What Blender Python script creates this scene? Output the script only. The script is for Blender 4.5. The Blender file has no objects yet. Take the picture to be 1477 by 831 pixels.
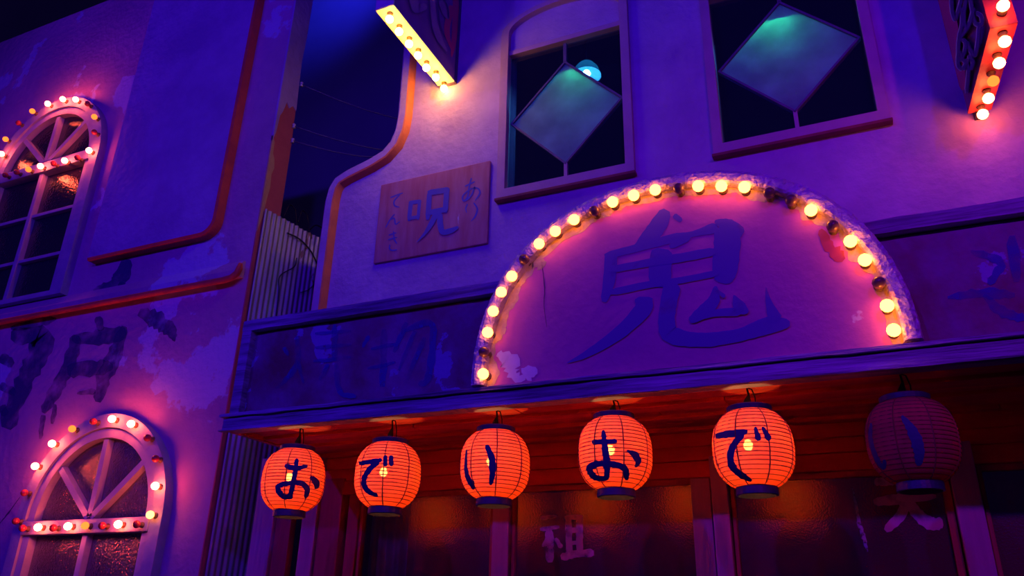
import bpy, bmesh, math, random
import numpy as np
from mathutils import Vector, Matrix, noise
from mathutils.geometry import tessellate_polygon
random.seed(7)
SC = bpy.context.scene
COL = SC.collection

# ------------------------------------------------------------------ camera
CX, CY = 738.5, 415.5                      # photograph frame 1477 x 831
ZV = np.array([800., -2230.]); XV = np.array([-1970., 835.])   # measured vanishing points
F = math.sqrt(-((ZV-[CX, CY]) @ (XV-[CX, CY])))
def _cd(p): return np.array([p[0]-CX, -(p[1]-CY), -F])
Zc = _cd(ZV); Zc /= np.linalg.norm(Zc)
Xc = -_cd(XV); Xc /= np.linalg.norm(Xc)
Yc = np.cross(Zc, Xc)
RW = np.array([Xc, Yc, Zc])
CAM = np.array([0., -4.2, 1.6])
def ray(p): return RW @ _cd(p)
def onY(p, y):
    d = ray(p); t = (y-CAM[1])/d[1]; return CAM+t*d
def onX(p, x):
    d = ray(p); t = (x-CAM[0])/d[0]; return CAM+t*d
def onZ(p, z):
    d = ray(p); t = (z-CAM[2])/d[2]; return CAM+t*d
cd = bpy.data.cameras.new('camera'); co = bpy.data.objects.new('camera', cd); COL.objects.link(co)
cd.sensor_width = 36; cd.sensor_fit = 'HORIZONTAL'; cd.lens = F/1477*36
cd.clip_start = .05; cd.clip_end = 200
m4 = Matrix.Identity(4)
for i in range(3):
    for j in range(3): m4[i][j] = RW[i][j]
    m4[i][3] = CAM[i]
co.matrix_world = m4
SC.camera = co

# ------------------------------------------------------------------ world, flood lights, exposure
wd = bpy.data.worlds.new('night'); SC.world = wd; wd.use_nodes = True
bg = wd.node_tree.nodes['Background']; bg.inputs[0].default_value = (.05, .02, .30, 1); bg.inputs[1].default_value = .10
SC.view_settings.view_transform = 'Standard'; SC.view_settings.look = 'None'
SC.view_settings.exposure = 0; SC.view_settings.gamma = 1
SC.view_settings.use_curve_mapping = False
def spot(name, loc, target, col, power, size=60, blend=.8, radius=.12):
    l = bpy.data.lights.new(name, 'SPOT'); l.color = col; l.energy = power
    l.spot_size = math.radians(size); l.spot_blend = blend; l.shadow_soft_size = radius
    o = bpy.data.objects.new(name, l); COL.objects.link(o); o.location = loc
    o.rotation_euler = (Vector(target)-Vector(loc)).to_track_quat('-Z', 'Y').to_euler()
    return o
# street flood lights on the opposite side: violet-blue over everything, a magenta one towards the right end
for fx, side in ((-6.2, 'left'), (-1.8, 'middle'), (2.6, 'right')):
    spot('blue_flood_%s_offscreen' % side, (fx, -8.2, 6.0), (fx*.5-1.6, 0, 4.0), (.065, .005, 1.0), 590, 96, .6, .10)
spot('violet_flood_right_offscreen', (4.0, -7.6, 5.8), (1.1, 0, 3.3), (.90, .010, .55), 330, 40, 1.0, .10)
spot('blue_backdrop_flood_above_offscreen', (-6.6, 3.0, 15.0), (-8.7, 6.0, 14.2), (.02, .022, 1.0), 900, 62, 1.0, .3)

# ------------------------------------------------------------------ materials
MATS = {}
def _n(nt, t, **kw):
    n = nt.nodes.new(t)
    for k, v in kw.items(): setattr(n, k, v)
    return n
def mat(name, col, rough=.7, col2=None, scale=3., detail=6., bump=.25, bscale=25., metal=0., peel=None, pscale=2.0, pth=.6,
        stretch=(1, 1, 1), coat=0., spec=.4, emit=None, estr=0.):
    if name in MATS: return MATS[name]
    m = bpy.data.materials.new(name); m.use_nodes = True; nt = m.node_tree
    b = nt.nodes['Principled BSDF']
    b.inputs['Roughness'].default_value = rough; b.inputs['Metallic'].default_value = metal
    b.inputs['Specular IOR Level'].default_value = spec; b.inputs['Coat Weight'].default_value = coat
    tc = _n(nt, 'ShaderNodeTexCoord'); mp = _n(nt, 'ShaderNodeMapping'); mp.inputs['Scale'].default_value = stretch
    nt.links.new(tc.outputs['Object'], mp.inputs[0])
    n1 = _n(nt, 'ShaderNodeTexNoise'); n1.inputs['Scale'].default_value = scale; n1.inputs['Detail'].default_value = detail
    n1.inputs['Roughness'].default_value = .62
    nt.links.new(mp.outputs[0], n1.inputs['Vector'])
    r = _n(nt, 'ShaderNodeValToRGB'); r.color_ramp.elements[0].position = .35; r.color_ramp.elements[1].position = .68
    c2 = col2 or tuple(c*.72 for c in col)
    r.color_ramp.elements[0].color = (*c2, 1); r.color_ramp.elements[1].color = (*col, 1)
    nt.links.new(n1.outputs['Fac'], r.inputs[0]); out = r.outputs[0]
    if peel:
        n2 = _n(nt, 'ShaderNodeTexNoise'); n2.inputs['Scale'].default_value = pscale; n2.inputs['Detail'].default_value = 9
        n2.inputs['Roughness'].default_value = .6; nt.links.new(mp.outputs[0], n2.inputs['Vector'])
        r2 = _n(nt, 'ShaderNodeValToRGB'); r2.color_ramp.elements[0].position = pth; r2.color_ramp.elements[1].position = pth+.012
        nt.links.new(n2.outputs['Fac'], r2.inputs[0])
        mx = _n(nt, 'ShaderNodeMixRGB'); mx.inputs[2].default_value = (*peel, 1)
        nt.links.new(r2.outputs[0], mx.inputs[0]); nt.links.new(out, mx.inputs[1]); out = mx.outputs[0]
    nt.links.new(out, b.inputs['Base Color'])
    if bump:
        n3 = _n(nt, 'ShaderNodeTexNoise'); n3.inputs['Scale'].default_value = bscale; n3.inputs['Detail'].default_value = 8
        nt.links.new(mp.outputs[0], n3.inputs['Vector'])
        bm = _n(nt, 'ShaderNodeBump'); bm.inputs['Strength'].default_value = bump; bm.inputs['Distance'].default_value = .02
        nt.links.new(n3.outputs['Fac'], bm.inputs['Height']); nt.links.new(bm.outputs[0], b.inputs['Normal'])
    if emit:
        b.inputs['Emission Color'].default_value = (*emit, 1); b.inputs['Emission Strength'].default_value = estr
    MATS[name] = m; return m
def emat(name, col, s):
    m = bpy.data.materials.new(name); m.use_nodes = True; nt = m.node_tree; nt.nodes.clear()
    e = _n(nt, 'ShaderNodeEmission'); e.inputs[0].default_value = (*col, 1); e.inputs[1].default_value = s
    o = _n(nt, 'ShaderNodeOutputMaterial'); nt.links.new(e.outputs[0], o.inputs[0]); return m
def glass(name, tint, trans=.6, diff=.1, gl=.25, rough=.1, bump=0., bscale=60., dcol=(.1, .02, .05), gcol=(1, 1, 1)):
    """thin window glass: transparent + a little dirt + gloss"""
    m = bpy.data.materials.new(name); m.use_nodes = True; nt = m.node_tree; nt.nodes.clear()
    t = _n(nt, 'ShaderNodeBsdfTransparent'); t.inputs[0].default_value = (*tint, 1)
    d = _n(nt, 'ShaderNodeBsdfDiffuse'); d.inputs[0].default_value = (*dcol, 1)
    g = _n(nt, 'ShaderNodeBsdfGlossy'); g.inputs['Roughness'].default_value = rough; g.inputs[0].default_value = (*gcol, 1)
    m1 = _n(nt, 'ShaderNodeMixShader'); m1.inputs[0].default_value = diff/(diff+trans)
    nt.links.new(t.outputs[0], m1.inputs[1]); nt.links.new(d.outputs[0], m1.inputs[2])
    m2 = _n(nt, 'ShaderNodeMixShader'); m2.inputs[0].default_value = gl
    nt.links.new(m1.outputs[0], m2.inputs[1]); nt.links.new(g.outputs[0], m2.inputs[2])
    if bump:
        tc = _n(nt, 'ShaderNodeTexCoord'); n3 = _n(nt, 'ShaderNodeTexNoise'); n3.inputs['Scale'].default_value = bscale; n3.inputs['Detail'].default_value = 2
        nt.links.new(tc.outputs['Object'], n3.inputs['Vector'])
        b = _n(nt, 'ShaderNodeBump'); b.inputs['Strength'].default_value = bump; b.inputs['Distance'].default_value = .01
        nt.links.new(n3.outputs['Fac'], b.inputs['Height']); nt.links.new(b.outputs[0], g.inputs['Normal'])
    o = _n(nt, 'ShaderNodeOutputMaterial'); nt.links.new(m2.outputs[0], o.inputs[0]); return m
def translucent(name, col, dcol, tfrac=.6, see=.04, nscale=20., var=.25):
    m = bpy.data.materials.new(name); m.use_nodes = True; nt = m.node_tree; nt.nodes.clear()
    tc = _n(nt, 'ShaderNodeTexCoord'); n1 = _n(nt, 'ShaderNodeTexNoise'); n1.inputs['Scale'].default_value = nscale; n1.inputs['Detail'].default_value = 6
    nt.links.new(tc.outputs['Object'], n1.inputs['Vector'])
    def ramp(c):
        r = _n(nt, 'ShaderNodeValToRGB'); r.color_ramp.elements[0].position = .35; r.color_ramp.elements[1].position = .65
        r.color_ramp.elements[0].color = (*[x*(1-var) for x in c], 1); r.color_ramp.elements[1].color = (*c, 1)
        nt.links.new(n1.outputs['Fac'], r.inputs[0]); return r.outputs[0]
    t = _n(nt, 'ShaderNodeBsdfTranslucent'); nt.links.new(ramp(col), t.inputs[0])
    d = _n(nt, 'ShaderNodeBsdfDiffuse'); nt.links.new(ramp(dcol), d.inputs[0])
    p = _n(nt, 'ShaderNodeBsdfTransparent'); p.inputs[0].default_value = (1, .75, .5, 1)
    m1 = _n(nt, 'ShaderNodeMixShader'); m1.inputs[0].default_value = tfrac
    nt.links.new(d.outputs[0], m1.inputs[1]); nt.links.new(t.outputs[0], m1.inputs[2])
    m2 = _n(nt, 'ShaderNodeMixShader'); m2.inputs[0].default_value = see
    nt.links.new(m1.outputs[0], m2.inputs[1]); nt.links.new(p.outputs[0], m2.inputs[2])
    o = _n(nt, 'ShaderNodeOutputMaterial'); nt.links.new(m2.outputs[0], o.inputs[0]); return m
def faded(name, col, amount=.6, scale=6., lo=.35, hi=.6):
    """worn wall paint: colour with noisy gaps"""
    m = bpy.data.materials.new(name); m.use_nodes = True; nt = m.node_tree
    b = nt.nodes['Principled BSDF']; b.inputs['Base Color'].default_value = (*col, 1); b.inputs['Roughness'].default_value = .85
    b.inputs['Specular IOR Level'].default_value = .1
    tc = _n(nt, 'ShaderNodeTexCoord'); n1 = _n(nt, 'ShaderNodeTexNoise'); n1.inputs['Scale'].default_value = scale; n1.inputs['Detail'].default_value = 8
    nt.links.new(tc.outputs['Object'], n1.inputs['Vector'])
    r = _n(nt, 'ShaderNodeMapRange'); r.inputs[1].default_value = lo; r.inputs[2].default_value = hi; r.inputs[3].default_value = 0; r.inputs[4].default_value = amount
    nt.links.new(n1.outputs['Fac'], r.inputs[0]); nt.links.new(r.outputs[0], b.inputs['Alpha']); return m

plaster = mat('lavender_plaster', (.56, .35, .66), .85, (.40, .22, .50), 2.2, 12, .5, 18, peel=None)
plaster_old = mat('weathered_pink_plaster', (.66, .32, .50), .85, (.46, .19, .38), 1.1, 12, .5, 16, peel=(.60, .48, .74), pscale=.75, pth=.57)
red_trim = mat('red_painted_plaster', (.80, .10, .05), .7, (.55, .05, .06), 5, 8, .2, 30)
side_red = mat('peeling_red_plaster', (.66, .13, .15), .85, (.54, .09, .13), 3, 8, .25, 25)
ochre_patch = mat('ochre_underlayer', (.70, .42, .22), .85, (.6, .32, .2), 6, 8, .25, 25)
orange_trim = mat('orange_red_trim_paint', (.80, .22, .08), .7, (.60, .14, .08), 5, 8, .2, 30)
beam_mat = mat('weathered_violet_timber', (.52, .42, .62), .75, (.15, .10, .20), 6, 10, 1.0, 12, stretch=(.3, 1, 5))
fascia_mat = mat('stained_fascia_board', (.28, .18, .32), .6, (.20, .05, .07), 2.6, 9, .6, 10, peel=(.28, .26, .50), pscale=3.6, pth=.60)
soffit_mat = mat('red_stained_soffit', (.80, .09, .05), .6, (.50, .035, .02), 4, 8, .5, 8, stretch=(.3, 3, 1))
post_red = mat('red_stained_post', (.55, .10, .09), .5, (.38, .05, .05), 4, 7, .3, 10, stretch=(3, 3, .25))
post_pale = mat('pale_wood_post', (.55, .30, .40), .55, (.42, .20, .30), 4, 7, .3, 10, stretch=(3, 3, .25))
frame_pale = mat('pale_window_frame', (.44, .40, .52), .55, (.34, .30, .44), 6, 7, .2, 25)
frame_pink = mat('mauve_window_frame', (.55, .30, .44), .65, (.46, .24, .38), 5, 7, .2, 20)
sill_red = mat('dark_red_sill', (.34, .06, .07), .7, (.22, .03, .05), 5, 7, .2, 20)
lead = mat('dark_window_came', (.16, .12, .22), .5, None, 8, 4, .1, 30)
backdrop_mat = mat('navy_backdrop', (.30, .30, .42), .95, (.24, .24, .36), .5, 4, 0)
interior_mat = mat('dark_blue_interior', (.14, .14, .22), .9, (.10, .10, .17), 1.5, 5, .1, 8)
wine_mat = mat('wine_red_interior', (.30, .03, .06), .9, (.16, .015, .035), 1.2, 6, .1, 6)
street_mat = mat('asphalt', (.06, .06, .07), .9, (.04, .04, .05), 8, 8, .4, 60)
board_mat = mat('mauve_sign_board', (.54, .12, .40), .7, (.42, .08, .34), 2.0, 9, .2, 20, peel=(.66, .45, .62), pscale=2.1, pth=.72)
ochre = mat('ochre_worn_edge', (.50, .40, .28), .6, (.34, .24, .16), 9, 9, .4, 30)
foil_mat = mat('crinkled_lead_foil', (.66, .54, .68), .42, (.50, .40, .54), 12, 9, 1.0, 45, metal=.25)
ink = mat('dark_indigo_ink', (.05, .04, .16), .7, (.035, .03, .12), 6, 6, 0)
ink_faded = faded('worn_indigo_paint', (.13, .08, .42), .93, 5, .18, .42)
ink_ghost = faded('ghost_indigo_paint', (.06, .04, .20), .75, 5, .30, .56)
ink_ghost2 = faded('ghost_navy_paint', (.08, .08, .42), .7, 7, .30, .6)
pale_paint = faded('pale_glass_paint', (.85, .50, .56), .8, 14, .22, .5)
plaque_mat = mat('reddish_plaque_board', (.50, .20, .32), .75, (.42, .10, .16), 3, 8, .25, 8, stretch=(3, 1, .5), peel=(.60, .50, .66), pscale=2.4, pth=.73)
plaque_ink = mat('blue_plaque_lettering', (.10, .09, .50), .75, (.12, .08, .42), 8, 6, 0)
black = mat('black_metal', (.02, .02, .03), .45, None, 9, 3, .1, 40)
cap_mat = mat('black_lacquer_ring', (.05, .05, .10), .4, None, 9, 3, .1, 40)
zinc = mat('corrugated_zinc', (.48, .44, .48), .45, (.32, .28, .30), 3, 8, .15, 20, metal=.3, peel=(.24, .13, .09), pscale=3.0, pth=.64, stretch=(1, 1, .35))
cream = mat('cream_enamel', (.78, .68, .52), .35, (.70, .60, .46), 4, 5, .05, 30)
lilac = mat('lilac_enamel', (.72, .62, .74), .4, None, 4, 5, .05, 30)
redpanel = mat('red_enamel', (.44, .045, .05), .42, (.28, .025, .035), 5, 6, .1, 30)
art_purple = mat('purple_art_print', (.26, .12, .34), .25, (.18, .07, .28), 3, 4, 0)
art_redglow = mat('red_glow_print', (.70, .06, .12), .25, (.6, .04, .14), 3, 4, 0)  # red glow on the blade sign sides, put into the colour
art_lilac = mat('mauve_art_print', (.36, .20, .40), .25, None, 3, 4, 0)
art_dark = mat('dark_art_outline', (.07, .03, .12), .3, None, 3, 4, 0)
art_white = mat('white_art_outline', (.70, .58, .70), .3, None, 3, 4, 0)
art_redface = mat('plum_sign_face', (.30, .05, .20), .25, (.22, .04, .16), 2, 4, 0)
curtain_mat = translucent('grey_curtain', (.62, .58, .50), (.5, .46, .42), .5, 0, 6, .35)
socket_mat = mat('brown_socket', (.14, .08, .06), .5, None, 9, 3, .1, 30)
bulb_warm = emat('lit_warm_bulb', (1.0, .22, .03), 17)
bulb_gold = emat('lit_gold_bulb', (1.0, .50, .06), 80)
bulb_amber = emat('lit_orange_bulb', (1.0, .18, .05), 38)
bulb_red = emat('lit_amber_bulb', (1.0, .10, .04), 105)
bulb_dim = emat('dim_amber_bulb', (1.0, .14, .02), 3.0)
bulb_off = mat('unlit_smoked_bulb', (.20, .10, .08), .12, None, 9, 2, 0, spec=.8)
bulb_offred = mat('unlit_red_bulb', (.50, .04, .05), .12, None, 9, 2, 0, spec=.8)
lantern_bulb = emat('lantern_bulb', (1.0, .46, .11), 160)
paper = translucent('red_lantern_paper', (1.0, .12, .015), (.90, .10, .16), .55, .03, 9, .22)
cloudy = translucent('cloudy_teal_glass', (.40, .95, .60), (.34, .52, .62), .42, 0., 5, .30)
clear_dark = glass('dark_clear_glass', (.55, .6, .9), .82, .06, .10, .04, dcol=(.05, .05, .2))
ripple = glass('rippled_glass', (.7, .6, .7), .35, .35, .22, .22, .9, 70, (.10, .06, .10))
ripple_dark = glass('dark_rippled_glass', (.4, .4, .6), .4, .3, .16, .10, .5, 50, (.03, .02, .07))
door_glass = glass('wine_hammered_glass', (.8, .35, .45), .40, .30, .15, .17, .10, 110, (.24, .012, .05))
door_clear = glass('clear_door_glass', (.95, .92, .9), .92, .04, .06, .12, .2, 60, (.10, .05, .06))

# ------------------------------------------------------------------ object helpers
WO = {}                                            # world origin of every object built here
def link(name, me, parent=None, org=None):
    o = bpy.data.objects.new(name, me); COL.objects.link(o)
    po = WO[parent.name] if parent else Vector((0, 0, 0))
    org = Vector(org) if org is not None else po.copy()
    WO[o.name] = org
    if parent: o.parent = parent
    o.location = org-po
    return o
def mesh_obj(name, verts, faces, material, parent=None, org=None, smooth=False, solid=None):
    """verts in world coordinates"""
    po = WO[parent.name] if parent else Vector((0, 0, 0))
    og = Vector(org) if org is not None else po
    me = bpy.data.meshes.new(name)
    me.from_pydata([tuple(Vector(v)-og) for v in verts], [], faces)
    bm = bmesh.new(); bm.from_mesh(me); bmesh.ops.recalc_face_normals(bm, faces=bm.faces); bm.to_mesh(me); bm.free()
    me.materials.append(material)
    if smooth:
        for p in me.polygons: p.use_smooth = True
    return link(name, me, parent, og)
def tag(o, label=None, cat=None, group=None, kind=None):
    if label: o['label'] = label
    if cat: o['category'] = cat
    if group: o['group'] = group
    if kind: o['kind'] = kind
    return o
def thing(name, label, cat, loc, group=None, kind=None):
    o = link(name, None, None, loc); o.empty_display_size = .1
    return tag(o, label, cat, group, kind)
class MB:
    def __init__(s): s.v = []; s.f = []
    def add(s, v, f):
        k = len(s.v); s.v += [tuple(x) for x in v]; s.f += [tuple(i+k for i in q) for q in f]; return s
    def box(s, x0, x1, y0, y1, z0, z1, bev=0.):
        bm = bmesh.new(); bmesh.ops.create_cube(bm, size=1)
        for v in bm.verts: v.co = Vector(((x0+x1)/2+v.co.x*(x1-x0), (y0+y1)/2+v.co.y*(y1-y0), (z0+z1)/2+v.co.z*(z1-z0)))
        if bev: bmesh.ops.bevel(bm, geom=bm.edges[:], offset=bev, segments=2, affect='EDGES', profile=.6)
        bm.verts.index_update(); s.add([v.co[:] for v in bm.verts], [[v.index for v in f.verts] for f in bm.faces]); bm.free(); return s
    def tube(s, pts, r, n=8, cap=True):
        pts = [Vector(p) for p in pts]; k0 = len(s.v); up = None; m = len(pts)
        for i, p in enumerate(pts):
            t = (pts[min(i+1, m-1)]-pts[max(i-1, 0)]).normalized()
            if up is None: up = t.orthogonal().normalized()
            up = (up-t*up.dot(t)).normalized(); sd = t.cross(up)
            rr = r[i] if isinstance(r, (list, tuple)) else r
            for k in range(n):
                a = 2*math.pi*k/n; s.v.append(tuple(p+(up*math.cos(a)+sd*math.sin(a))*rr))
        for i in range(m-1):
            for k in range(n):
                a = k0+i*n+k; b = k0+i*n+(k+1) % n; s.f.append((a, b, b+n, a+n))
        if cap: s.f.append(tuple(k0+k for k in range(n))); s.f.append(tuple(k0+(m-1)*n+k for k in range(n)))
        return s
    def lathe(s, c, prof, n=24, caps=False):
        """prof: list of (radius, dz) around the vertical axis through c"""
        k0 = len(s.v); c = Vector(c); m = len(prof)
        for r, z in prof:
            for k in range(n):
                a = 2*math.pi*k/n; s.v.append((c.x+r*math.cos(a), c.y+r*math.sin(a), c.z+z))
        for i in range(m-1):
            for k in range(n):
                a = k0+i*n+k; b = k0+i*n+(k+1) % n; s.f.append((a, b, b+n, a+n))
        if caps: s.f.append(tuple(k0+k for k in range(n))); s.f.append(tuple(k0+(m-1)*n+k for k in range(n)))
        return s
    def plate(s, outer, holes, y0, y1):
        """a slab in the XZ plane with holes, from y0 (front) to y1 (back)"""
        loops = [outer]+list(holes)
        tri = tessellate_polygon([[Vector((x, z, 0)) for x, z in l] for l in loops])
        flat = [p for l in loops for p in l]; n = len(flat); k0 = len(s.v)
        s.v += [(x, y0, z) for x, z in flat]+[(x, y1, z) for x, z in flat]
        for t in tri: s.f.append(tuple(k0+i for i in t)); s.f.append(tuple(k0+n+i for i in reversed(t)))
        b = 0
        for l in loops:
            m = len(l)
            for i in range(m):
                a, c = b+i, b+(i+1) % m; s.f.append((k0+a, k0+c, k0+n+c, k0+n+a))
            b += m
        return s
    def build(s, name, material, parent=None, org=None, smooth=False): return mesh_obj(name, s.v, s.f, material, parent, org, smooth)
def rect(x0, x1, z0, z1): return [(x0, z0), (x1, z0), (x1, z1), (x0, z1)]
def archpoly(cx, hw, zb, zc, r=None, n=28):
    """rectangle from zb to zc with an arch of half width hw and rise r on top"""
    r = r or hw
    return [(cx-hw, zb), (cx+hw, zb)]+[(cx+hw*math.cos(math.pi*i/n), zc+r*math.sin(math.pi*i/n)) for i in range(n+1)]
def edges_auto_smooth(o, ang=40):
    me = o.data
    for p in me.polygons: p.use_smooth = True
    bm = bmesh.new(); bm.from_mesh(me)
    for e in bm.edges:
        if len(e.link_faces) == 2 and e.calc_face_angle(0) > math.radians(ang): e.smooth = False
    bm.to_mesh(me); bm.free()

# brush strokes ----------------------------------------------------------------
def crom(pts, k=6):
    pts = [np.array(p, float) for p in pts]
    if len(pts) < 3: 
        return [pts[0]+(pts[-1]-pts[0])*i/k for i in range(k+1)]
    q = [2*pts[0]-pts[1]]+pts+[2*pts[-1]-pts[-2]]; out = []
    for i in range(1, len(q)-2):
        for j in range(k):
            t = j/k; a, b, c, d = q[i-1:i+3]
            out.append(.5*((2*b)+(-a+c)*t+(2*a-5*b+4*c-d)*t*t+(-a+3*b-3*c+d)*t**3))
    out.append(pts[-1]); return out
def ribbon(stroke, rough=.0, rnd=random, cap=True, k=6):
    """stroke: list of (x, y, width); returns left and right pixel borders"""
    p = crom(stroke, k); L = []; R_ = []
    for i, a in enumerate(p):
        d = p[min(i+1, len(p)-1)][:2]-p[max(i-1, 0)][:2]; d = d/(np.linalg.norm(d)+1e-9); nrm = np.array([-d[1], d[0]])
        w = max(a[2], .2)/2
        if cap and (i == 0 or i == len(p)-1): w *= .55
        L.append(a[:2]+nrm*w*(1+rough*rnd.uniform(-1, 1))); R_.append(a[:2]-nrm*w*(1+rough*rnd.uniform(-1, 1)))
    return L, R_
def glyph(name, strokes, crop, to3d, material, parent, rough=.08, cols=1, lift=0.0):
    """strokes in the coordinates of a photo crop (ox, oy, scale); to3d turns a pixel into a point on the carrier"""
    ox, oy, sc = crop; V = []; Fc = []
    for si, st in enumerate(strokes):
        st = [(s+(st[0][2],)) if len(s) == 2 else s for s in st]
        L, R_ = ribbon(st, rough); k0 = len(V); m = cols+1
        for l, r in zip(L, R_):
            for c in range(m):
                q = l+(r-l)*c/cols
                V.append(tuple(to3d((ox+q[0]*sc, oy+q[1]*sc), si)))
        for i in range(len(L)-1):
            for c in range(cols):
                a = k0+i*m+c; Fc.append((a, a+1, a+m+1, a+m))
    me_o = mesh_obj(name, V, Fc, material, parent)
    return me_o
def wall_map(y): return lambda p, i: onY(p, y-.0006*(i+1))

# light bulbs ------------------------------------------------------------------
def globe_mesh():
    mb = MB(); prof = []
    for i in range(9):
        a = math.pi*i/8*.86
        prof.append((max(.027*math.sin(a), .0008), .050+.027*math.cos(a)))
    prof.append((.011, .016)); mb.lathe((0, 0, 0), prof, 12, True)
    return [(v[0], -v[2], v[1]) for v in mb.v], mb.f
_gv, _gf = globe_mesh()
def raw_mesh(name, v, f, material, smooth=True):
    me = bpy.data.meshes.new(name); me.from_pydata(v, [], f)
    bm = bmesh.new(); bm.from_mesh(me); bmesh.ops.recalc_face_normals(bm, faces=bm.faces); bm.to_mesh(me); bm.free()
    me.materials.append(material)
    for p in me.polygons: p.use_smooth = smooth
    return me
GLOBE = {k: raw_mesh('bulb', _gv, _gf, m) for k, m in dict(amber=bulb_amber, warm=bulb_warm, gold=bulb_gold, red=bulb_red, dim=bulb_dim, off=bulb_off, offred=bulb_offred).items()}
_sb = MB().lathe((0, 0, 0), [(.004, -.001), (.021, 0), (.021, .008), (.015, .010), (.015, .024), (.004, .026)], 12)
SOCK = raw_mesh('socket', [(v[0], -v[2], v[1]) for v in _sb.v], _sb.f, socket_mat)
def bulb(parent, pos, kind, rx=0., scale=1.0):
    """a globe bulb screwed on at pos, pointing out along -Y (rx = 90 degrees: straight down)"""
    o = link('bulb', GLOBE[kind], parent, pos); o.rotation_euler = (rx, 0, 0); o.scale = (scale,)*3
    s = bpy.data.objects.new('socket', SOCK); COL.objects.link(s); s.parent = o
    return o

# ------------------------------------------------------------------ the setting
fl = MB().box(-12, 4, -12, 7, -.1, 0).build('floor', street_mat); tag(fl, 'dark asphalt street in front of the two facades', 'street', kind='structure')
bk = MB().box(-34, 12, 6, 6.2, 0, 24).build('wall_back', backdrop_mat); tag(bk, 'dark navy backdrop wall far behind the gap between buildings', 'wall', kind='structure')

# left building front (a thick plaster front) with two arched window openings
W4 = dict(cx=-5.25, hw=.755, zc=2.25, zb=1.05, hi=.575)
W3 = dict(cx=-7.0, hw=.80, zc=5.62, zb=4.155, hi=.62)
holes = [archpoly(w['cx'], w['hi']+.05, w['zb']+.06, w['zc'], n=24)[::-1] for w in (W3, W4)]
wl = MB().plate(rect(-12, -4.15, 0, 7.73), holes, 0, .2).build('wall_left', plaster_old)
tag(wl, 'weathered lavender plaster front of the left building', 'wall', kind='structure')
# the irregular peeling end of that front
def end_wall(name, pts, x, material):
    V = [(-4.149, y, z) for y, z in pts]+[(x, y, z) for y, z in pts]; n = len(pts)
    mesh_obj(name, V, [tuple(range(n)), tuple(range(2*n-1, n-1, -1))]+[(i, (i+1) % n, n+(i+1) % n, n+i) for i in range(n)], material, wl)
end_wall('wall_end', [(-.002, 0), (.215, 0), (.23, 4.4), (.228, 5.4), (.19, 6.2), (.205, 6.5), (.215, 7.73), (-.002, 7.73)], -4.138, side_red)
end_wall('lilac_coat', [(-.003, 5.25), (.02, 5.34), (.035, 5.52), (.06, 5.58), (.09, 5.70), (.13, 5.66), (.17, 5.71), (.215, 5.69), (.19, 6.2), (.206, 6.5), (.216, 7.73), (-.003, 7.73)], -4.130, plaster)
end_wall('ochre_underlayer', [(-.003, 4.4), (.03, 4.55), (.045, 4.72), (.06, 4.83), (.05, 4.95), (.07, 5.02), (.055, 5.1), (.03, 5.14), (.025, 5.25), (-.003, 5.3)], -4.134, ochre_patch)
# raised panel with painted edges
def round_corner(x, z, r, a0, a1, n=8): return [(x+r*math.cos(math.radians(a0+(a1-a0)*i/n)), z+r*math.sin(math.radians(a0+(a1-a0)*i/n))) for i in range(n+1)]
pan = [(-5.93, 4.43)]+round_corner(-4.66, 4.56, .125, -90, 0)+[(-4.535, 7.73), (-5.93, 7.73)]
MB().plate(pan, [], -.092, -.002).build('raised_panel', plaster, wl)
path = [(-5.935, 4.425)]+round_corner(-4.66, 4.56, .132, -90, 0)+[(-4.528, 7.73)]
V = []; Fc = []
for i, (x, z) in enumerate(path):
    a = Vector((path[min(i+1, len(path)-1)][0]-path[max(i-1, 0)][0], 0, path[min(i+1, len(path)-1)][1]-path[max(i-1, 0)][1])).normalized()
    nx, nz = a.z*.012, -a.x*.012
    V += [(x-nx, -.094, z-nz), (x+nx, -.086, z+nz), (x+nx, -.001, z+nz), (x-nx, -.001, z-nz)]
    if i: k = 4*(i-1); Fc += [(k+j, k+(j+1) % 4, k+4+(j+1) % 4, k+4+j) for j in range(4)]
Fc += [(0, 1, 2, 3), tuple(len(V)-4+j for j in range(4))]
mesh_obj('panel_edge', V, Fc, red_trim, wl)
# string course: sloping ledge with a red roll below, curling up at its end
led = [(-.075, 4.005), (-.075, 4.05), (-.02, 4.145), (0, 4.15), (0, 4.005)]
V = [(x, y, z) for x in (-12, -4.2) for y, z in led]; n = 5
mesh_obj('ledge', V, [tuple(range(n)), tuple(range(2*n-1, n-1, -1))]+[(i, (i+1) % n, n+(i+1) % n, n+i) for i in range(n)], plaster_old, wl)
rp = [(-12, -.06, 3.985), (-8, -.06, 3.985), (-4.34, -.06, 3.985), (-4.26, -.06, 3.993), (-4.21, -.062, 4.02), (-4.19, -.064, 4.06), (-4.188, -.062, 4.10)]
MB().tube(rp, [.026]*5+[.026, .016], 12).build('course_roll', red_trim, wl, smooth=True)
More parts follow.
